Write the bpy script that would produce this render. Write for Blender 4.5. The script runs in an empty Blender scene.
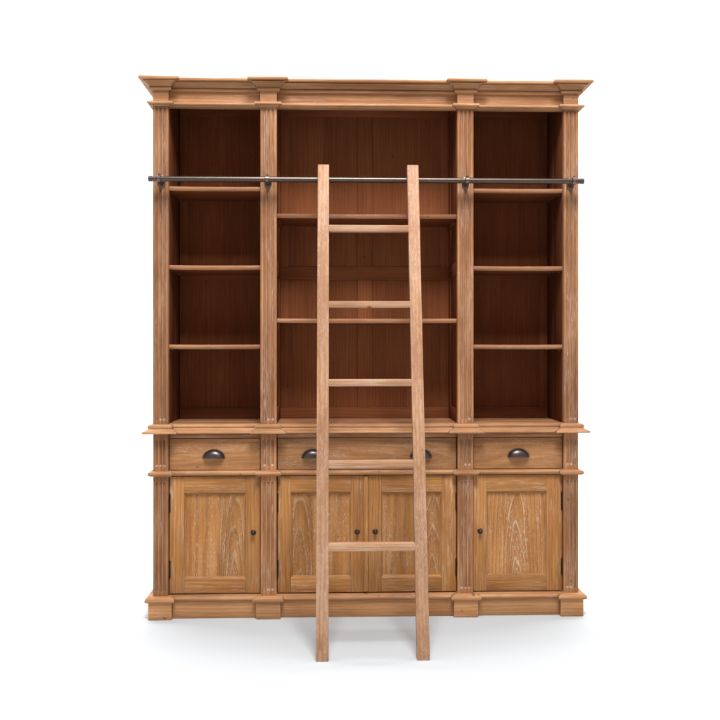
import bpy, bmesh, math, random
from mathutils import Vector, Matrix
random.seed(11)
R_ = math.radians
scene = bpy.context.scene
COL = scene.collection

# ------------------------------------------------------------------ camera
cam_d = bpy.data.cameras.new('camera'); cam = bpy.data.objects.new('camera', cam_d); COL.objects.link(cam)
cam.location = (-0.1595, -4.0, 1.2453)
cam.rotation_euler = (R_(90), 0, R_(-1.8))
cam_d.sensor_width = 36.0
cam_d.lens = 36.0 * 872.0 / 720.0
cam_d.shift_y = -14.0 / 720.0
cam_d.clip_end = 200
scene.camera = cam

# ------------------------------------------------------------------ light
w = bpy.data.worlds.new('World'); scene.world = w; w.use_nodes = True
bg = w.node_tree.nodes['Background']
bg.inputs[0].default_value = (1, 1, 1, 1); bg.inputs[1].default_value = 0.55

def area(name, loc, target, sx, sy, power, col=(1, 1, 1)):
    d = bpy.data.lights.new(name, 'AREA'); d.shape = 'RECTANGLE'; d.size = sx; d.size_y = sy
    d.energy = power; d.color = col
    o = bpy.data.objects.new(name, d); COL.objects.link(o); o.location = loc
    o.rotation_euler = (Vector(target) - Vector(loc)).to_track_quat('-Z', 'Y').to_euler()
    return o
area('key_softbox', (0.1, -3.0, 6.0), (0, 0, 1.2), 1.7, 2.0, 500, (0.985, 1.0, 1.02))
area('added_top_light', (0.0, 1.45, 5.2), (0, 1.3, 0), 2.7, 2.6, 430)  # unseen lamp added so the bookcase shades the floor before it
area('added_backdrop_light', (0.0, 2.2, 6.6), (0, 6.5, 2.6), 15.0, 1.2, 2150)  # unseen lamp added to bring the backdrop up to white

vs = scene.view_settings
vs.view_transform = 'Standard'; vs.look = 'None'; vs.exposure = 0.08; vs.gamma = 1.0

# ------------------------------------------------------------------ materials
class NT:
    def __init__(s, mat):
        s.t = mat.node_tree; s.n = s.t.nodes; s.l = s.t.links
    def set(s, sock, v):
        if isinstance(v, bpy.types.NodeSocket): s.l.new(v, sock)
        elif v is not None: sock.default_value = v
    def math(s, op, a, b=None, c=None, clamp=False):
        n = s.n.new('ShaderNodeMath'); n.operation = op; n.use_clamp = clamp
        s.set(n.inputs[0], a); s.set(n.inputs[1], b)
        if c is not None: s.set(n.inputs[2], c)
        return n.outputs[0]
    def vec(s, x, y, z):
        n = s.n.new('ShaderNodeCombineXYZ'); s.set(n.inputs[0], x); s.set(n.inputs[1], y); s.set(n.inputs[2], z)
        return n.outputs[0]
    def noise(s, v, scale=1.0, detail=2.0, rough=0.5):
        n = s.n.new('ShaderNodeTexNoise'); n.noise_dimensions = '3D'
        s.set(n.inputs['Vector'], v); n.inputs['Scale'].default_value = scale
        n.inputs['Detail'].default_value = detail; n.inputs['Roughness'].default_value = rough
        return n.outputs[0]
    def ramp(s, v, a, b, lo=0.0, hi=1.0):
        n = s.n.new('ShaderNodeMapRange'); n.clamp = True; n.interpolation_type = 'SMOOTHSTEP'
        s.set(n.inputs[0], v); n.inputs[1].default_value = a; n.inputs[2].default_value = b
        n.inputs[3].default_value = lo; n.inputs[4].default_value = hi
        return n.outputs[0]
    def mix(s, f, a, b, blend='MIX'):
        n = s.n.new('ShaderNodeMix'); n.data_type = 'RGBA'; n.blend_type = blend
        s.set(n.inputs[0], f); s.set(n.inputs[6], a); s.set(n.inputs[7], b)
        return n.outputs[2]

def new_mat(name):
    m = bpy.data.materials.new(name); m.use_nodes = True
    return m, NT(m), m.node_tree.nodes['Principled BSDF']

def wood(name, light, dark, ring, lime=0.5, ring_amt=0.5, rough=0.62, lime_col=(0.72, 0.62, 0.52), bright_var=0.25, spec=0.35, crisp=False, edge_wear=0.38, stretch=1.0):
    m, t, p = new_mat(name)
    a = t.n.new('ShaderNodeAttribute'); a.attribute_name = 'grain_co'
    b = t.n.new('ShaderNodeAttribute'); b.attribute_name = 'grain_seed'
    oi = t.n.new('ShaderNodeObjectInfo')
    sep = t.n.new('ShaderNodeSeparateXYZ'); t.l.new(a.outputs['Vector'], sep.inputs[0])
    u, v, d = sep.outputs
    seed = t.math('FRACT', t.math('ADD', b.outputs['Fac'], oi.outputs['Random']))
    so = t.math('MULTIPLY', seed, 37.0)
    seed2 = t.math('FRACT', t.math('MULTIPLY', seed, 17.31))
    pa = t.n.new('ShaderNodeAttribute'); pa.attribute_name = 'grain_pith'
    ps = t.n.new('ShaderNodeSeparateXYZ'); t.l.new(pa.outputs['Vector'], ps.inputs[0])
    pith_u, pith_d, pith_s = ps.outputs
    seed3 = t.math('FRACT', t.math('MULTIPLY', seed, 41.77))
    # bend of the fibres
    wv = t.vec(t.math('MULTIPLY_ADD', u, 7.0, so), t.math('MULTIPLY_ADD', v, 2.0, so), t.math('MULTIPLY', d, 7.0))
    warp = t.math('SUBTRACT', t.noise(wv, 1.0, 2.0), 0.5)
    u2 = t.math('MULTIPLY_ADD', warp, 0.014, u)
    # rings: distance to a leaning pith gives cathedral arches on flat-sawn boards
    pu = t.math('SUBTRACT', u2, pith_u)
    pd = t.math('ADD', t.math('MULTIPLY_ADD', v, pith_s, pith_d), t.math('MULTIPLY', warp, 0.022))
    rr = t.math('SQRT', t.math('ADD', t.math('MULTIPLY', pu, pu), t.math('MULTIPLY', pd, pd)))
    nz = t.noise(t.vec(t.math('MULTIPLY_ADD', u, 40.0, so), t.math('MULTIPLY', v, 6.0), so), 1.0, 2.0)
    ph = t.math('MULTIPLY_ADD', nz, 0.80, t.math('MULTIPLY', rr, 62.0 if crisp else 72.0))
    saw = t.math('FRACT', ph)
    late = t.math('MULTIPLY', t.ramp(saw, 0.25, 0.86), t.ramp(saw, 0.90, 1.0, 1.0, 0.0))
    edge = t.math('MULTIPLY', t.ramp(saw, 0.80, 0.90), t.ramp(saw, 0.94, 1.0, 1.0, 0.0))
    # fibres
    f1 = t.noise(t.vec(t.math('MULTIPLY_ADD', u2, 95.0 * stretch ** 0.5, so), t.math('MULTIPLY_ADD', v, 2.2 * stretch, so), t.math('MULTIPLY', d, 95.0)), 1.0, 3.0, 0.6)
    f2 = t.noise(t.vec(t.math('MULTIPLY_ADD', u2, 320.0, so), t.math('MULTIPLY_ADD', v, 9.0, so), t.math('MULTIPLY', d, 320.0)), 1.0, 2.0, 0.6)
    blot = t.noise(t.vec(t.math('MULTIPLY_ADD', u, 9.0, so), t.math('MULTIPLY_ADD', v, 2.6, so), so), 1.0, 3.0, 0.55)
    fib = t.math('ADD', t.math('MULTIPLY', f1, 0.6), t.math('MULTIPLY', f2, 0.4))
    tone = t.ramp(t.math('MULTIPLY_ADD', t.math('SUBTRACT', blot, 0.5), 0.75, fib), 0.30, 0.72)
    c = t.mix(tone, dark, light)
    c = t.mix(t.math('MULTIPLY', late, ring_amt), c, ring)
    # lime wash left in pores, along ring edges and in worn patches
    pore = t.noise(t.vec(t.math('MULTIPLY_ADD', u2, 340.0, so), t.math('MULTIPLY_ADD', v, (52.0 if crisp else 16.0) * stretch, seed), t.math('MULTIPLY', d, 340.0)), 1.0, 2.0, 0.6)
    patch = t.ramp(t.noise(t.vec(t.math('MULTIPLY_ADD', u, 20.0, seed), t.math('MULTIPLY_ADD', v, 3.5, so), seed2), 1.0, 3.0), 0.40, 0.66)
    tick = t.math('MULTIPLY', t.ramp(pore, 0.54, 0.66), t.math('MULTIPLY_ADD', patch, 0.80 if crisp else 0.9, 0.22 if crisp else 0.16))
    line = t.math('MULTIPLY', edge, t.math('MULTIPLY', t.ramp(pore, 0.30, 0.50), t.math('MULTIPLY_ADD', patch, 0.50, 0.46 if crisp else 0.10)))
    line = t.math('MULTIPLY', line, t.ramp(pith_d, 0.16, 0.26, 1.0, 0.22))
    lm = t.math('MULTIPLY', t.math('MAXIMUM', tick, line), lime, clamp=True)
    haze = t.math('MULTIPLY', patch, 0.12 * lime)
    c = t.mix(haze, c, lime_col + (1,))
    c = t.mix(lm, c, lime_col + (1,))
    bv = t.n.new('ShaderNodeBevel'); bv.samples = 4; bv.inputs['Radius'].default_value = 0.005
    ge = t.n.new('ShaderNodeNewGeometry'); dt = t.n.new('ShaderNodeVectorMath'); dt.operation = 'DOT_PRODUCT'
    t.l.new(bv.outputs[0], dt.inputs[0]); t.l.new(ge.outputs['Normal'], dt.inputs[1])
    wn = t.noise(t.vec(t.math('MULTIPLY_ADD', u, 60.0, so), t.math('MULTIPLY_ADD', v, 14.0, so), t.math('MULTIPLY', d, 60.0)), 1.0, 3.0, 0.6)
    wear = t.math('MULTIPLY', t.ramp(t.math('SUBTRACT', 1.0, dt.outputs['Value']), 0.02, 0.25), t.ramp(wn, 0.40, 0.62, 0.08, 1.0))
    c = t.mix(t.math('MULTIPLY', wear, edge_wear), c, lime_col + (1,))
    # each board its own depth of colour
    k = t.math('MULTIPLY_ADD', t.math('SUBTRACT', seed3, 0.5), bright_var, 1.0)
    c = t.mix(1.0, c, t.vec(k, k, k), 'MULTIPLY')
    # dark pin knots and nail holes
    sp = t.noise(t.vec(t.math('MULTIPLY_ADD', u, 48.0, so), t.math('MULTIPLY_ADD', v, 26.0, so), so), 1.0, 1.0)
    c = t.mix(t.ramp(sp, 0.76, 0.82, 0.0, 0.6), c, (0.05, 0.025, 0.012, 1))
    t.l.new(c, p.inputs['Base Color'])
    t.set(p.inputs['Roughness'], t.math('MULTIPLY_ADD', f1, 0.22, rough - 0.1))
    p.inputs['Specular IOR Level'].default_value = spec
    bp = t.n.new('ShaderNodeBump'); bp.inputs['Strength'].default_value = 0.35; bp.inputs['Distance'].default_value = 0.0012
    t.l.new(t.math('ADD', fib, t.math('MULTIPLY', late, 0.2)), bp.inputs['Height']); t.l.new(bp.outputs[0], p.inputs['Normal'])
    return m

def C(r, g, b): return (r, g, b, 1.0)
M_PALE = wood('limed_teak', C(0.385, 0.176, 0.076), C(0.205, 0.080, 0.031), C(0.145, 0.056, 0.023), 0.31, 0.45, spec=0.18, lime_col=(0.60, 0.47, 0.36), edge_wear=0.30)
M_PLINTH = wood('plinth_teak', C(0.52, 0.262, 0.112), C(0.35, 0.155, 0.060), C(0.28, 0.115, 0.042), 0.16, 0.35, spec=0.2, lime_col=(0.68, 0.55, 0.42))
M_LOWPIL = wood('limed_brown_teak', C(0.405, 0.180, 0.069), C(0.225, 0.087, 0.031), C(0.14, 0.053, 0.020), 0.27, 0.45, spec=0.16, lime_col=(0.60, 0.46, 0.33), edge_wear=0.24)
M_FRIEZE = wood('frieze_teak', C(0.49, 0.236, 0.104), C(0.31, 0.130, 0.052), C(0.24, 0.098, 0.038), 0.24, 0.40, spec=0.2, lime_col=(0.64, 0.50, 0.38))
M_MOULD = wood('limed_teak_moulding', C(0.46, 0.230, 0.100), C(0.29, 0.124, 0.049), C(0.22, 0.090, 0.035), 0.21, 0.32, spec=0.22, lime_col=(0.68, 0.54, 0.41))
M_HONEY = wood('honey_teak', C(0.405, 0.182, 0.054), C(0.250, 0.096, 0.025), C(0.185, 0.067, 0.018), 0.33, 0.42, spec=0.18, lime_col=(0.64, 0.50, 0.36), edge_wear=0.50)
M_PANEL = wood('door_panel_teak', C(0.400, 0.180, 0.054), C(0.275, 0.106, 0.028), C(0.20, 0.072, 0.018), 0.55, 0.55, spec=0.18, crisp=True, lime_col=(0.64, 0.49, 0.34))
M_DRAW = wood('drawer_teak', C(0.385, 0.182, 0.072), C(0.245, 0.100, 0.036), C(0.195, 0.077, 0.027), 0.27, 0.36, spec=0.18, crisp=True, lime_col=(0.62, 0.49, 0.36), bright_var=0.3)
M_FLUTE = wood('limed_flute', C(0.30, 0.138, 0.062), C(0.18, 0.073, 0.031), C(0.13, 0.05, 0.022), 0.50, 0.2, lime_col=(0.60, 0.47, 0.35), spec=0.15)
M_LIME = wood('lime_filled_flute_end', C(0.55, 0.41, 0.31), C(0.34, 0.21, 0.14), C(0.4, 0.3, 0.2), 0.8, 0.2, spec=0.15)
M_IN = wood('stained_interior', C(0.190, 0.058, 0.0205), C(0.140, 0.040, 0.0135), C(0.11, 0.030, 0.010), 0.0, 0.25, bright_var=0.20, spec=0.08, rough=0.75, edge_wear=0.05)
M_INSHADE = wood('stained_interior_shaded', C(0.135, 0.042, 0.0155), C(0.098, 0.029, 0.0105), C(0.075, 0.022, 0.008), 0.0, 0.20, bright_var=0.16, spec=0.08, rough=0.8, edge_wear=0.05)  # interior stain with shade painted into its colour, for the side-bay walls
M_INMID = wood('stained_interior_lit', C(0.258, 0.086, 0.033), C(0.195, 0.061, 0.022), C(0.15, 0.044, 0.015), 0.0, 0.30, bright_var=0.22, spec=0.08, rough=0.75, edge_wear=0.05)  # interior stain lightened by painted-in lamp light, for the middle bay's back
M_SHELF = wood('shelf_teak', C(0.35, 0.158, 0.068), C(0.22, 0.084, 0.033), C(0.19, 0.068, 0.028), 0.12, 0.3, spec=0.2)
M_LAD = wood('ladder_teak', C(0.480, 0.272, 0.156), C(0.315, 0.152, 0.076), C(0.25, 0.115, 0.057), 0.38, 0.42, lime_col=(0.62, 0.50, 0.41), spec=0.18, bright_var=0.24, stretch=0.45)

def metal(name, col, rough, var=0.1, nscale=90.0, met=1.0):
    m, t, p = new_mat(name)
    tc = t.n.new('ShaderNodeTexCoord')
    n = t.noise(tc.outputs['Object'], nscale, 4.0, 0.6)
    t.l.new(t.mix(n, tuple(c * 0.65 for c in col[:3]) + (1,), tuple(min(1, c * 1.35) for c in col[:3]) + (1,)), p.inputs['Base Color'])
    p.inputs['Metallic'].default_value = met
    t.set(p.inputs['Roughness'], t.math('MULTIPLY_ADD', n, var, rough - var / 2))
    return m
M_RAIL = metal('gunmetal_tube', C(0.098, 0.075, 0.062), 0.36, 0.03, 5.0)
M_BRONZE = metal('dark_bronze', C(0.105, 0.085, 0.080), 0.36, 0.15)
M_COPPER = metal('worn_copper_bronze', C(0.17, 0.115, 0.095), 0.32, 0.15)
M_IRON = metal('black_iron', C(0.035, 0.028, 0.025), 0.5, 0.2)

m, t, p = new_mat('white_studio_paper')
tc = t.n.new('ShaderNodeTexCoord')
n = t.noise(tc.outputs['Object'], 1.3, 4.0, 0.6)
t.l.new(t.mix(n, C(0.437, 0.450, 0.458), C(0.455, 0.468, 0.476)), p.inputs['Base Color'])
p.inputs['Roughness'].default_value = 0.85; p.inputs['Specular IOR Level'].default_value = 0.15
M_FLOOR = m

# ------------------------------------------------------------------ mesh helpers
AX = {'x': (2, 0, 1), 'z': (0, 2, 1), 'y': (0, 1, 2)}      # which world axes are across, along, depth
ORG = {}
class Part:
    def __init__(s): s.V = []; s.F = []; s.G = []; s.S = []; s.M = []; s.P = []
    def add(s, verts, faces, axis='z', mat=0, seed=None, centre=None, mats=None, pith=None):
        if seed is None: seed = random.random()
        if pith is None:
            r_ = random.Random(seed); pith = (r_.choice((-1, 1)) * r_.uniform(0.06, 0.30), r_.uniform(0.05, 0.12), r_.uniform(-0.03, 0.03))
        if centre is None:
            lo = [min(v[i] for v in verts) for i in range(3)]; hi = [max(v[i] for v in verts) for i in range(3)]
            centre = [(lo[i] + hi[i]) / 2 for i in range(3)]
        a = AX[axis]; o = len(s.V)
        for v in verts:
            s.V.append(tuple(v)); s.S.append(seed); s.P += pith
            s.G.append(tuple(v[a[i]] - centre[a[i]] for i in range(3)))
        for i, f in enumerate(faces):
            s.F.append([o + k for k in f]); s.M.append(mats[i] if mats else mat)
        return s
    def bm(s, bm, axis='z', mat=0, seed=None, pith=None):
        bm.verts.index_update()
        vs_ = [tuple(v.co) for v in bm.verts]; fs = [[v.index for v in f.verts] for f in bm.faces]
        s.add(vs_, fs, axis, mat, seed, pith=pith); bm.free(); return s
    def box(s, x0, x1, y0, y1, z0, z1, axis='z', bev=0.0015, mat=0, seg=2, seed=None, pith=None):
        b = bmesh.new(); bmesh.ops.create_cube(b, size=1.0)
        for v in b.verts:
            v.co = Vector(((x0 + x1) / 2 + v.co.x * (x1 - x0), (y0 + y1) / 2 + v.co.y * (y1 - y0), (z0 + z1) / 2 + v.co.z * (z1 - z0)))
        if bev > 0:
            bmesh.ops.bevel(b, geom=list(b.edges), offset=bev, segments=seg, profile=0.5, affect='EDGES', clamp_overlap=True)
        return s.bm(b, axis, mat, seed, pith)
    def build(s, name, mats, parent=None, smooth=35, xform=None):
        V = [Vector(v) for v in s.V]
        if xform: V = [xform @ v for v in V]
        lo = Vector([min(v[i] for v in V) for i in range(3)]); hi = Vector([max(v[i] for v in V) for i in range(3)])
        c = (lo + hi) / 2
        me = bpy.data.meshes.new(name)
        me.from_pydata([v - c for v in V], [], s.F)
        for m_ in (mats if isinstance(mats, (list, tuple)) else [mats]): me.materials.append(m_)
        me.polygons.foreach_set('material_index', s.M)
        at = me.attributes.new('grain_co', 'FLOAT_VECTOR', 'POINT'); at.data.foreach_set('vector', [k for g in s.G for k in g])
        at = me.attributes.new('grain_seed', 'FLOAT', 'POINT'); at.data.foreach_set('value', s.S)
        at = me.attributes.new('grain_pith', 'FLOAT_VECTOR', 'POINT'); at.data.foreach_set('vector', s.P)
        b = bmesh.new(); b.from_mesh(me); bmesh.ops.recalc_face_normals(b, faces=b.faces); b.to_mesh(me); b.free()
        me.polygons.foreach_set('use_smooth', [True] * len(me.polygons))
        me.set_sharp_from_angle(angle=R_(smooth))
        me.update()
        o = bpy.data.objects.new(name, me); COL.objects.link(o)
        ORG[o] = c.copy()
        if parent:
            o.parent = parent; o.location = c - ORG[parent]
        else: o.location = c
        return o

def tag(o, label=None, cat=None, kind=None, group=None):
    if label: o['label'] = label
    if cat: o['category'] = cat
    if kind: o['kind'] = kind
    if group: o['group'] = group
    return o
def empty(name, loc):
    o = bpy.data.objects.new(name, None); COL.objects.link(o); o.location = loc; o.empty_display_size = 0.1
    ORG[o] = Vector(loc); return o
def copy_tree(o, loc, parent):
    c = o.copy(); COL.objects.link(c); c.parent = parent; c.location = Vector(loc) - ORG[parent]; ORG[c] = Vector(loc)
    for ch in list(o.children):
        d = ch.copy(); COL.objects.link(d); d.parent = c
    return c

def tube(part, p0, p1, r, n=20, axis='x', mat=0, caps=True, r1=None):
    p0 = Vector(p0); p1 = Vector(p1); d = (p1 - p0).normalized()
    a = d.orthogonal().normalized(); b = d.cross(a)
    r1 = r if r1 is None else r1
    vs_ = [p0 + (a * math.cos(2 * math.pi * i / n) + b * math.sin(2 * math.pi * i / n)) * r for i in range(n)]
    vs_ += [p1 + (a * math.cos(2 * math.pi * i / n) + b * math.sin(2 * math.pi * i / n)) * r1 for i in range(n)]
    fs = [[i, (i + 1) % n, n + (i + 1) % n, n + i] for i in range(n)]
    if caps: fs += [list(range(n))[::-1], list(range(n, 2 * n))]
    part.add(vs_, fs, axis, mat)
def lathe_y(part, cx, y0, cz, prof, n=24, mat=0):            # prof: (radius, forward distance); forward is -y
    vs_ = []; fs = []
    for r, f in prof:
        for i in range(n):
            a = 2 * math.pi * i / n; vs_.append((cx + r * math.cos(a), y0 - f, cz + r * math.sin(a)))
    for k in range(len(prof) - 1):
        for i in range(n):
            fs.append([k * n + i, k * n + (i + 1) % n, (k + 1) * n + (i + 1) % n, (k + 1) * n + i])
    fs.append([(len(prof) - 1) * n + i for i in range(n)])
    part.add(vs_, fs, 'z', mat)

# ------------------------------------------------------------------ the setting
def setting():
    pt = Part(); pt.add([(-14, -9, 0), (14, -9, 0), (14, 4, 0), (-14, 4, 0)], [[0, 1, 2, 3]])
    tag(pt.build('floor', M_FLOOR), kind='structure')
    pt = Part(); vs_ = []; N = 24; rad = 2.5
    prof = [(4.0, 0.0)] + [(4 + rad * math.sin(a), rad - rad * math.cos(a)) for a in [math.pi / 2 * i / N for i in range(1, N + 1)]] + [(4 + rad, 9.0)]
    for y, z in prof: vs_ += [(-14, y, z), (14, y, z)]
    pt.add(vs_, [[2 * i, 2 * i + 1, 2 * i + 3, 2 * i + 2] for i in range(len(prof) - 1)])
    tag(pt.build('backdrop', M_FLOOR, smooth=60), kind='structure')
setting()

# ------------------------------------------------------------------ bookcase
XO, XI = 0.978, 0.908          # outer pilasters
YO, YI = 0.490, 0.415          # inner pilasters
REC = 0.025                    # the runs between the pilasters lie this far back
BACK = 0.34
book = empty('bookcase', (0, 0, 0))
tag(book, 'large limed brown wooden bookcase with fluted pilasters, open shelves, drawers and panelled doors', 'bookcase')

PATH = [(-XO, BACK), (-XO, 0), (-XI, 0), (-XI, REC), (-YO, REC), (-YO, 0), (-YI, 0), (-YI, REC),
        (YI, REC), (YI, 0), (YO, 0), (YO, REC), (XI, REC), (XI, 0), (XO, 0), (XO, BACK)]
def normals():
    ns = []
    for (a, b), (c, d) in zip(PATH, PATH[1:]):
        dx, dy = c - a, d - b; L = math.hypot(dx, dy); ns.append((dy / L, -dx / L))
    return ns
NS = normals()
def moulding(name, prof, mats, gap=0.0009, jitter=0.0006, inner=0.02, label=None):
    """sweep the (overhang, height) profile round the breakfront, each length of moulding its own mitred piece"""
    pt = Part()
    prof = [(-inner, prof[0][1])] + list(prof) + [(-inner, prof[-1][1])]
    for i in range(len(PATH) - 1):
        n = NS[i]; nn = len(prof); vs_ = []
        dz = random.uniform(-jitter, jitter); do = random.uniform(-jitter, jitter)
        d = (PATH[i + 1][0] - PATH[i][0], PATH[i + 1][1] - PATH[i][1]); L = math.hypot(*d); d = (d[0] / L, d[1] / L)
        for end in (0, 1):
            p = PATH[i + end]; j = i - 1 if end == 0 else i + 1
            m_ = NS[j] if 0 <= j < len(NS) else (0, 0)
            s_ = gap if end == 0 else -gap
            for o, z in prof:
                o2 = o + do
                vs_.append((p[0] + o2 * (n[0] + m_[0]) + d[0] * s_, p[1] + o2 * (n[1] + m_[1]) + d[1] * s_, z + dz))
        fs = [[k, (k + 1) % nn, nn + (k + 1) % nn, nn + k] for k in range(nn)]
        fs += [list(range(nn)), list(range(nn, 2 * nn))[::-1]]
        pt.add(vs_, fs, 'x' if abs(n[1]) > 0.5 else 'y')
    o = pt.build(name, mats, book, smooth=40)
    if label: o['label'] = label
    return o

moulding('cornice', [(0, 2.4085), (0.006, 2.4090), (0.0125, 2.4103), (0.0145, 2.4130), (0.0145, 2.4222), (0.0135, 2.4235), (0.0085, 2.4240), (0.0085, 2.4262), (0.0175, 2.4266), (0.0185, 2.4300), (0.0205, 2.4345), (0.0250, 2.4390),
                     (0.0310, 2.4422), (0.0370, 2.4438), (0.0385, 2.4452), (0.0385, 2.4462), (0.0300, 2.4466), (0.0300, 2.4490), (0.0520, 2.4492), (0.0548, 2.4508), (0.0558, 2.4540), (0.0556, 2.4590), (0.0537, 2.4622), (0.049, 2.4633)], M_MOULD)
moulding('frieze', [(0, 2.350), (0, 2.412)], M_FRIEZE)
moulding('architrave', [(0, 2.3385), (0.004, 2.3388), (0.0060, 2.3405), (0.0085, 2.3425), (0.0125, 2.3440), (0.0135, 2.3462), (0.0220, 2.3466), (0.0238, 2.3490), (0.0236, 2.3545), (0.021, 2.3575), (0.012, 2.3585), (0, 2.3588)], M_MOULD)
moulding('ledge', [(0, 0.846), (0.039, 0.8465), (0.043, 0.849), (0.0435, 0.8525), (0.0415, 0.856), (0.034, 0.8600), (0.026, 0.8635), (0.0205, 0.8675),
                   (0.0185, 0.8690), (0.0205, 0.873), (0.0210, 0.879), (0.0185, 0.8845), (0.013, 0.8875), (0.004, 0.8885), (0, 0.8887)], M_MOULD)
moulding('waist_moulding', [(0, 0.6495), (0.008, 0.6505), (0.014, 0.6530), (0.0195, 0.657), (0.0215, 0.662), (0.0205, 0.667), (0.016, 0.671), (0.008, 0.6732), (0, 0.6740)], M_MOULD)
moulding('plinth_moulding', [(0.010, 0.0785), (0.024, 0.0795), (0.0300, 0.083), (0.0322, 0.0885), (0.0315, 0.0945), (0.0275, 0.0995), (0.0205, 0.1028), (0.010, 0.1045), (0, 0.1050)], M_MOULD)
moulding('plinth', [(0.0165, 0.001), (0.0180, 0.003), (0.0180, 0.0800)], M_PLINTH, gap=0.0012, inner=0.0)

def fluted(x0, x1, z0, z1, name, fl0, fl1, mat, y0=0.0, depth=0.026):
    """pilaster with three round flutes that stop short of both ends"""
    pt = Part(); w_ = x1 - x0; r = 0.0054; seed = random.random(); cen = ((x0 + x1) / 2, 0, (z0 + z1) / 2)
    cs = []; mats = []; e = 0.003
    cs += [(x0, depth), (x0, y0 + e), (x0 + e * 0.3, y0 + e * 0.3), (x0 + e, y0)]
    for c in (0.25, 0.5, 0.75):
        cx = x0 + w_ * c
        for k in range(7):
            a = math.pi * k / 6
            cs.append((cx - r * math.cos(a), y0 + r * 0.95 * math.sin(a)))
    cs += [(x1 - e, y0), (x1 - e * 0.3, y0 + e * 0.3), (x1, y0 + e), (x1, depth)]
    n = len(cs)
    isfl = [4 <= i < n - 5 and (i - 4) % 7 < 6 for i in range(n - 1)]
    za, zb = z0 + fl0, z1 - fl1; lim = [random.random() < 0.65 for _ in range(3)]
    lv = [za, za + 0.0075, zb]
    vs_ = [(x, y, z) for z in lv for x, y in cs]; fs = []; ms = []
    for q in range(2):
        for i in range(n - 1):
            fs.append([q * n + i, q * n + i + 1, (q + 1) * n + i + 1, (q + 1) * n + i])
            ms.append((2 if q == 0 and lim[(i - 4) // 7] else 1) if isfl[i] else 0)
    pt.add(vs_, fs, 'z', seed=seed, centre=cen, mats=ms)
    plain = [c for i, c in enumerate(cs) if i < 4 or i >= n - 4]
    pn = len(plain)
    for a, b in ((z0, za), (zb, z1)):
        v2 = [(x, y, a) for x, y in plain] + [(x, y, b) for x, y in plain]
        f2 = [[i, i + 1, pn + i + 1, pn + i] for i in range(pn - 1)] + [list(range(pn)), list(range(pn, 2 * pn))[::-1]]
        pt.add(v2, f2, 'z', seed=seed, centre=cen)
    return pt.build(name, [mat, M_FLUTE, M_LIME], book, smooth=40)

SPANS = [(-XO, -XI), (-YO, -YI), (YI, YO), (XI, XO)]
for a, b in SPANS:
    fluted(a, b, 0.889, 2.340, 'pilaster', 0.017, 0.007, M_PALE)
    fluted(a + 0.001, b - 0.001, 0.6735, 0.8465, 'pilaster_block', 0.022, 0.030, M_LOWPIL)
    fluted(a + 0.001, b - 0.001, 0.105, 0.650, 'pilaster', 0.022, 0.026, M_LOWPIL)

# carcass ------------------------------------------------------------
def frame_side(x, s, z0, z1, name, framed):
    """a framed side wall: panel core with stiles and rails standing proud on the side that faces direction s"""
    pt = Part()
    f = lambda a, b: (min(a, b), max(a, b))
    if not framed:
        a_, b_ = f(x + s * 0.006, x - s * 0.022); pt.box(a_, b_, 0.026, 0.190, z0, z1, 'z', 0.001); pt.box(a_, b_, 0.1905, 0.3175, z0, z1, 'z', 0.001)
        return pt.build(name, M_INSHADE, book)
    core = f(x, x - s * 0.024); fr = f(x - s * 0.002, x + s * 0.007)
    pt.box(core[0], core[1], 0.026, 0.325, z0, z1, 'z', 0.0005)
    for y0, y1 in ((0.0262, 0.078), (0.275, 0.3105)): pt.box(fr[0], fr[1], y0, y1, z0, z1, 'z', 0.0015)
    for za, zb in ((z0, z0 + 0.062), (1.575, 1.640), (z1 - 0.06, z1)): pt.box(fr[0], fr[1], 0.078, 0.275, za, zb, 'y', 0.0015)
    return pt.build(name, M_IN, book)
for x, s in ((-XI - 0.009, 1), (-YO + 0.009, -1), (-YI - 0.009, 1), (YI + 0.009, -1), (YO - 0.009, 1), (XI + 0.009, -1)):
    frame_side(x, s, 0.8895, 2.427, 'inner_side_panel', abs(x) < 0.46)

def back(x0, x1, mid):
    pt = Part(); z0, z1 = 0.8895, 2.427
    cuts = [x0, (x0 + x1) / 2, x1] if mid else [x0, x1]
    for a, b in zip(cuts, cuts[1:]):
        k = 2
        for i in range(k):
            pt.box(a + (b - a) * i / k, a + (b - a) * (i + 1) / k, 0.318, 0.330, z0, z1, 'z', 0.0007)
    for za, zb in ((z0, z0 + 0.052), (1.572, 1.636), (z1 - 0.05, z1)): pt.box(x0, x1, 0.310, 0.319, za, zb, 'x', 0.002)
    st = [(x0, x0 + 0.040), (x1 - 0.040, x1)] + ([(-0.036, 0.036)] if mid else [])
    for a, b in st:
        for za, zb in ((z0 + 0.052, 1.572), (1.636, z1 - 0.05)): pt.box(a, b, 0.3105, 0.319, za, zb, 'z', 0.002)
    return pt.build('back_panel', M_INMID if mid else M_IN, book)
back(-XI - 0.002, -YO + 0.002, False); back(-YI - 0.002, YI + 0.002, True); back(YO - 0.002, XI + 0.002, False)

pt = Part(); pt.box(-XO + 0.004, XO - 0.004, 0.022, 0.338, 2.428, 2.456, 'x', 0.002); pt.build('top_board', M_PALE, book)
pt = Part()
ys = [0.010, 0.118, 0.226, 0.3375]
for a, b in zip(ys, ys[1:]): pt.box(-XO + 0.006, XO - 0.006, a + (0.011 if a < 0.02 else 0), b, 0.852, 0.8882, 'x', 0.0012)
pt.build('counter_top', M_SHELF, book)

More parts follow.
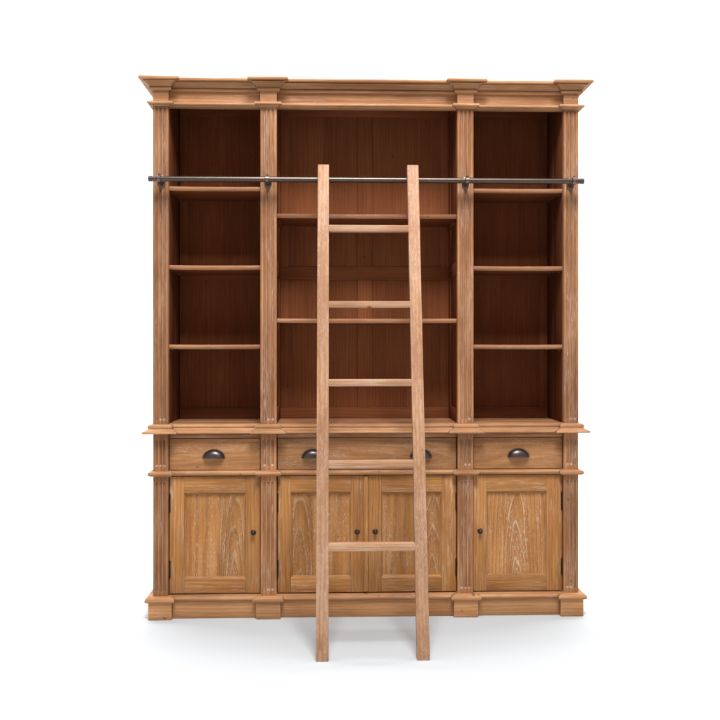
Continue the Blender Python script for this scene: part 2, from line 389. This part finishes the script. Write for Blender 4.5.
for s in (-1, 1):                                             # outer side walls: frame and panel
    for z0, z1 in ((0.889, 2.346), (0.105, 0.8462)):
        pt = Part(); o = s * XO
        f = lambda a, b: (min(a, b), max(a, b))
        xa, xb = f(o - s * 0.0205, o - s * 0.010); pt.box(xa, xb, 0.026, BACK, z0, z1, 'z', 0.0005)
        xa, xb = f(o - s * 0.010, o - s * 0.0005)
        for y0, y1 in ((0.0262, 0.080), (0.285, BACK)): pt.box(xa, xb, y0, y1, z0, z1, 'z', 0.0015)
        for za, zb in ((z0, z0 + 0.07), (z1 - 0.07, z1)): pt.box(xa, xb, 0.080, 0.285, za, zb, 'y', 0.0015)
        pt.build('outer_side_panel', M_PALE, book)
pt = Part()
pt.box(-XO + 0.022, XO - 0.022, 0.3302, 0.3385, 0.02, 2.427, 'z', 0.001)
pt.box(-XO + 0.022, XO - 0.022, 0.045, 0.330, 0.086, 0.108, 'x', 0.001)
pt.box(-XO + 0.022, XO - 0.022, 0.045, 0.330, 0.650, 0.664, 'x', 0.001)
for a, b in ((-YO + 0.01, -YI - 0.01), (YI + 0.01, YO - 0.01)): pt.box(a, b, 0.027, 0.330, 0.1085, 0.6495, 'z', 0.001); pt.box(a, b, 0.027, 0.330, 0.6645, 0.850, 'z', 0.001)
pt.build('carcass', M_IN, book)

pt = Part()                                                   # the rail that shows between ledge and drawers
for a, b in ((-XI, -YO), (-YI, YI), (YO, XI)): pt.box(a + 0.0005, b - 0.0005, 0.0215, 0.050, 0.823, 0.847, 'x', 0.001)
pt.build('drawer_rail', M_PALE, book)

# shelves ------------------------------------------------------------
def shelf(x0, x1, zt, th=0.0195, cleats=False):
    pt = Part(); y0, y1 = 0.0285, 0.309
    n = 9; prof = [(y0 + 0.0035 * (1 - math.sin(math.pi * k / (n - 1))), zt - th * k / (n - 1)) for k in range(n)]
    prof = [(y1, zt)] + prof + [(y1, zt - th)]
    nn = len(prof); xs = [x0 + (x1 - x0) * i / 8 for i in range(9)]; vs_ = []
    for i, x in enumerate(xs):
        sag = -0.0014 * math.sin(math.pi * i / 8)
        vs_ += [(x, y, z + sag) for y, z in prof]
    fs = [[q * nn + k, q * nn + (k + 1) % nn, (q + 1) * nn + (k + 1) % nn, (q + 1) * nn + k] for q in range(8) for k in range(nn)]
    fs += [list(range(nn)), [8 * nn + k for k in range(nn)][::-1]]
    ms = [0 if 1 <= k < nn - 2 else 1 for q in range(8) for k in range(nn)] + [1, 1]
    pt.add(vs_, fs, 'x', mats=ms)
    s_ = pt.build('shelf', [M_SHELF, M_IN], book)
    for sx in (-1, 1):
        xe = x0 if sx < 0 else x1
        a, b = sorted((xe, xe - sx * 0.013))
        if cleats:
            c = Part(); c.box(a, b, 0.075, 0.262, zt - th - 0.0235, zt - th - 0.0015, 'y', 0.002)
            c.build('cleat', M_IN, s_)
        else:
            for yy in (0.062, 0.255):
                c = Part(); tube(c, (a, yy, zt - th - 0.0042), (b, yy, zt - th - 0.0042), 0.0038, 12)
                c.build('peg', M_IN, s_)
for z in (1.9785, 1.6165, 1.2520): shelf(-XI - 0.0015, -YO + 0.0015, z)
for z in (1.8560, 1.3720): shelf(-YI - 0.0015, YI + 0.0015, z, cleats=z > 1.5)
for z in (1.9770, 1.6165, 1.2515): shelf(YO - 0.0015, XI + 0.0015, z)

# drawers ------------------------------------------------------------
def cup_handle(cx, y, z, parent):
    pt = Part(); rx, rz, dp = 0.0475, 0.037, 0.025; N, T = 28, 10; vs_ = []; fs = []
    for sc in (1.0, 0.90):                                     # outer and inner skin
        o = len(vs_)
        for j in range(T + 1):
            tt = math.pi / 2 * j / T
            for i in range(N + 1):
                ph = math.pi * i / N
                cy = math.cos(tt) ** 0.75; sy = math.sin(tt)
                vs_.append((cx + sc * rx * math.cos(ph) * cy, y - 0.002 - sc * dp * sy, z + sc * rz * math.sin(ph) * cy))
        for j in range(T):
            for i in range(N):
                q = [o + j * (N + 1) + i, o + j * (N + 1) + i + 1, o + (j + 1) * (N + 1) + i + 1, o + (j + 1) * (N + 1) + i]
                fs.append(q if sc == 1.0 else q[::-1])
    h = (T + 1) * (N + 1)
    for i in (0, N):                                           # lip along the open underside
        for j in range(T):
            a, b = j * (N + 1) + i, (j + 1) * (N + 1) + i
            fs.append([a, b, h + b, h + a])
    pt.add(vs_, fs)
    rim = []                                                   # flat flange round the cup, against the drawer
    for i in range(N + 1):
        ph = math.pi * i / N; rim.append((math.cos(ph), math.sin(ph)))
    v2 = []; 
    for yy in (0.0002, 0.0028):
        for k in (0.93, 1.09): v2 += [(cx + rx * k * c, y - yy, z + rz * k * s_ - (0.002 if s_ < 0.01 else 0)) for c, s_ in rim]
    M = N + 1; f2 = []
    for i in range(N):
        f2 += [[i, i + 1, M + i + 1, M + i], [2 * M + i, 3 * M + i, 3 * M + i + 1, 2 * M + i + 1], [M + i, M + i + 1, 3 * M + i + 1, 3 * M + i], [i, 2 * M + i, 2 * M + i + 1, i + 1]]
    f2 += [[0, M, 3 * M, 2 * M], [N, 2 * M + N, 3 * M + N, M + N]]
    pt.add(v2, f2)
    return pt.build('cup_handle', M_BRONZE, parent, smooth=50)
def drawer(x0, x1, handles, pith, label=None):
    pt = Part(); y = 0.0195
    pt.box(x0 + 0.0025, x1 - 0.0025, y, 0.040, 0.6765, 0.8205, 'x', 0.0022, pith=pith)
    d = pt.build('drawer', M_DRAW, book)
    b = Part()
    b.box(x0 + 0.012, x0 + 0.026, 0.0402, 0.30, 0.682, 0.800, 'y', 0.001); b.box(x1 - 0.026, x1 - 0.012, 0.0402, 0.30, 0.682, 0.800, 'y', 0.001)
    b.box(x0 + 0.026, x1 - 0.026, 0.286, 0.30, 0.682, 0.800, 'x', 0.001); b.box(x0 + 0.026, x1 - 0.026, 0.0402, 0.286, 0.682, 0.690, 'x', 0.001)
    b.build('drawer_box', M_SHELF, d)
    for h in handles: cup_handle(h, y, 0.7315, d)
    if label: d['label'] = label
drawer(-XI, -YO, (-0.704,), (0.12, 0.25, 0.06)); drawer(-YI, YI, (-0.2515, 0.2485), (-0.012, 0.050, 0.055), 'wide middle drawer with two dark cup handles'); drawer(YO, XI, (0.702,), (-0.14, 0.30, -0.05))

# doors --------------------------------------------------------------
def door(x0, x1, cut, hinge_side, sl, sr, astragal=False, label=None):
    z0, z1 = 0.1105, 0.6475; y = 0.0205; yb = 0.041
    a, b = x0 + sl, x1 - sr; c, d = 0.1765, 0.571
    root = empty('door', (x0 if hinge_side < 0 else x1, y, z0)); root.parent = book
    if label: root['label'] = label
    for p0, p1 in ((x0, a), (b, x1)): 
        pt = Part(); pt.box(p0, p1, y, yb, z0, z1, 'z', 0.0018); pt.build('stile', M_HONEY, root)
    for q0, q1 in ((z0, c), (d, z1)):
        pt = Part(); pt.box(a + 0.0004, b - 0.0004, y, yb, q0, q1, 'x', 0.0018); pt.build('rail', M_HONEY, root)
    pt = Part()
    m_ = a + (b - a) * cut
    arch = (random.uniform(-0.010, 0.010), 0.036, 0.105 * random.uniform(0.9, 1.1)); plain = (0.11, 0.30, 0.015)
    if cut > 0.05: pt.box(a - 0.004, m_ - 0.0002, y + 0.0130, y + 0.0185, c - 0.004, d + 0.004, 'z', 0.0, pith=plain if cut > 0.5 else arch)
    pt.box(m_ + 0.0002 if cut > 0.05 else a - 0.004, b + 0.004, y + 0.0130, y + 0.0185, c - 0.004, d + 0.004, 'z', 0.0, pith=arch if cut > 0.5 or cut < 0.05 else plain)
    pt.build('panel', M_PANEL, root)
    pt = Part(); e = 0.0100                                    # sloping moulding round the opening
    for (p, q, r_, s_), ax in ((((a, c), (b, c), (b - e, c + e), (a + e, c + e)), 'x'), (((b, c), (b, d), (b - e, d - e), (b - e, c + e)), 'z'),
                               (((b, d), (a, d), (a + e, d - e), (b - e, d - e)), 'x'), (((a, d), (a, c), (a + e, c + e), (a + e, d - e)), 'z')):
        vs_ = [(p[0], y + 0.0012, p[1]), (q[0], y + 0.0012, q[1]), (r_[0], y + 0.0128, r_[1]), (s_[0], y + 0.0128, s_[1]),
               ((p[0] * 2 + s_[0]) / 3, y + 0.0078, (p[1] * 2 + s_[1]) / 3), ((q[0] * 2 + r_[0]) / 3, y + 0.0078, (q[1] * 2 + r_[1]) / 3)]
        pt.add(vs_, [[0, 1, 5, 4], [4, 5, 2, 3]], ax)
    pt.build('panel_moulding', M_HONEY, root)
    kx = (x1 - 0.031) if hinge_side < 0 else (x0 + 0.031)
    pt = Part(); lathe_y(pt, kx, y, 0.3885, [(0.0125, 0), (0.0125, 0.002), (0.0105, 0.0035), (0.0055, 0.0045), (0.0050, 0.010), (0.0085, 0.0125), (0.0100, 0.0165), (0.0088, 0.0205), (0.0045, 0.0225)])
    pt.build('knob', M_COPPER2, root, smooth=50)
    hx = (x0 - 0.0012) if hinge_side < 0 else (x1 + 0.0012)
    for h0, h1 in ((0.486, 0.568), (0.184, 0.261)):
        pt = Part(); k = 3; g = (h1 - h0) / k
        for i in range(k): tube(pt, (hx, y - 0.002, h0 + g * i + 0.0006), (hx, y - 0.002, h0 + g * (i + 1) - 0.0006), 0.0056, 14)
        tube(pt, (hx, y - 0.002, h1), (hx, y - 0.002, h1 + 0.006), 0.0038, 12, r1=0.0012); tube(pt, (hx, y - 0.002, h0 - 0.006), (hx, y - 0.002, h0), 0.0012, 12, r1=0.0038)
        pt.build('hinge', M_IRON, root)
    if astragal:
        pt = Part(); xa, xb = x1 - 0.001, x1 + 0.0200; n = 9; mid = (xa + xb) / 2; r = (xb - xa) / 2
        cs = [(mid - r * math.cos(math.pi * i / (n - 1)), y - 0.003 - 0.0055 * math.sin(math.pi * i / (n - 1))) for i in range(n)]
        cs = [(xa, yb)] + cs + [(xb, yb)]
        nn = len(cs); zs = [z0 + 0.004, z1 - 0.010, z1 - 0.004, z1 - 0.001]
        sc = [1, 1, 0.75, 0.3]; vs_ = []
        for z, k in zip(zs, sc): vs_ += [(mid + (x - mid) * (0.6 + 0.4 * k), y + (yy - y) * k if yy < y else yy, z) for x, yy in cs]
        fs = [[q * nn + i, q * nn + (i + 1) % nn, (q + 1) * nn + (i + 1) % nn, (q + 1) * nn + i] for q in range(3) for i in range(nn)]
        fs += [list(range(nn)), [3 * nn + i for i in range(nn)][::-1]]
        pt.add(vs_, fs, 'z'); pt.build('astragal', M_HONEY, root)
    return root
M_COPPER2 = metal('knob_bronze', C(0.06, 0.042, 0.036), 0.4, 0.2)
door(-XI + 0.0025, -YO - 0.0025, 0.57, -1, 0.066, 0.0655)
door(-YI + 0.0025, -0.0150, 0.36, -1, 0.060, 0.060, True, 'middle door with a rounded strip down its free edge')
door(0.0060, YI - 0.0025, 0.62, 1, 0.059, 0.067)
door(YO + 0.0025, XI - 0.0025, 0.0, 1, 0.062, 0.071)

# ladder rail --------------------------------------------------------
RZ, RY, RR = 1.996, -0.060, 0.0125
pt = Part(); tube(pt, (-0.972, RY, RZ), (0.972, RY, RZ), RR, 32)
rail = pt.build('ladder_rail', M_RAIL, book, smooth=50)
for s in (-1, 1):
    pt = Part(); tube(pt, (s * 0.9705, RY, RZ), (s * 0.9835, RY, RZ), RR + 0.0012, 28); tube(pt, (s * 0.9835, RY, RZ), (s * 0.9860, RY, RZ), RR + 0.0012, 28, r1=RR - 0.003)
    pt.build('end_cap', M_BRONZE, rail, smooth=50)
for bx in (-0.939, -0.4535, 0.4515, 0.939):
    pt = Part()
    # plate on the pilaster, drawn to a point below
    out = [(0.0, 0.026), (0.007, 0.0245), (0.0125, 0.018), (0.0155, 0.008), (0.0165, -0.006), (0.0145, -0.016), (0.0095, -0.026), (0.004, -0.036), (0, -0.041)]
    out = out + [(-x, z) for x, z in out[-2:0:-1]]
    n = len(out); vs_ = []
    for k, yy in ((1.0, -0.0003), (1.0, -0.003), (0.80, -0.0052)): vs_ += [(bx + x * k, yy, RZ + z * k) for x, z in out]
    fs = [[q * n + i, q * n + (i + 1) % n, (q + 1) * n + (i + 1) % n, (q + 1) * n + i] for q in range(2) for i in range(n)] + [[2 * n + i for i in range(n)], list(range(n))[::-1]]
    pt.add(vs_, fs)
    lathe_y(pt, bx, -0.005, RZ - 0.008, [(0.0125, 0), (0.0105, 0.004), (0.0075, 0.010), (0.0070, 0.030), (0.0085, 0.042)], 18)
    tube(pt, (bx - 0.0075, RY, RZ), (bx + 0.0075, RY, RZ), RR + 0.0040, 30)       # collar
    tube(pt, (bx - 0.0095, RY, RZ), (bx - 0.0075, RY, RZ), RR + 0.0010, 30, r1=RR + 0.0040); tube(pt, (bx + 0.0075, RY, RZ), (bx + 0.0095, RY, RZ), RR + 0.0040, 30, r1=RR + 0.0010)
    tube(pt, (bx, RY, RZ + RR), (bx, RY, RZ + RR + 0.008), 0.0045, 14); tube(pt, (bx, RY, RZ + RR + 0.008), (bx, RY, RZ + RR + 0.0115), 0.0045, 14, r1=0.002)
    lathe_y(pt, bx, 0.0, RZ - 0.031, [(0.0030, 0.0050), (0.0030, 0.0062), (0.001, 0.0070)], 10)
    pt.build('bracket', M_COPPER, rail, smooth=40)

# ------------------------------------------------------------------ ladder
FY = -0.540
LEAN = math.atan2((RY - RR - 0.020) - FY, RZ)
lad = empty('ladder', (0, FY, 0))
tag(lad, 'pale wooden ladder with five rungs leaning against the metal rail', 'ladder')
ST, SD, LX = 0.0505, 0.036, 0.2012
dirv = Vector((0, math.sin(LEAN), math.cos(LEAN))); nrm = Vector((0, -math.cos(LEAN), math.sin(LEAN)))   # nrm points to the front
def at_z(z): return Vector((0, FY, 0)) + dirv * (z / dirv.z)
for s in (-1, 1):
    pt = Part(); top = 2.054 / dirv.z
    b = bmesh.new(); bmesh.ops.create_cube(b, size=1.0)
    for v in b.verts:
        L = top if v.co.z > 0 else 0.0
        q = dirv * L - nrm * (v.co.y * SD)                     # y>0 is the back face
        if v.co.z < 0: q = q - dirv * (q.z / dirv.z)           # foot cut level with the floor
        v.co = Vector((s * (LX - 0.0006) + v.co.x * ST, FY + q.y, q.z + (0.0005 if v.co.z < 0 else 0)))
    bmesh.ops.bevel(b, geom=list(b.edges), offset=0.0028, segments=2, profile=0.5, affect='EDGES')
    pt.bm(b, 'z'); pt.build('stile', M_LAD, lad)
for z, h in ((1.7635, 0.030), (1.4250, 0.029), (1.0895, 0.030), (0.7535, 0.034), (0.4270, 0.032)):
    c = at_z(z); pt = Part()
    pt.box(-LX + ST / 2 - 0.001, LX - ST / 2 + 0.001, c.y - 0.0190, c.y + 0.0170, z - h / 2, z + h / 2, 'x', 0.0035)
    pt.build('rung', M_LAD, lad)
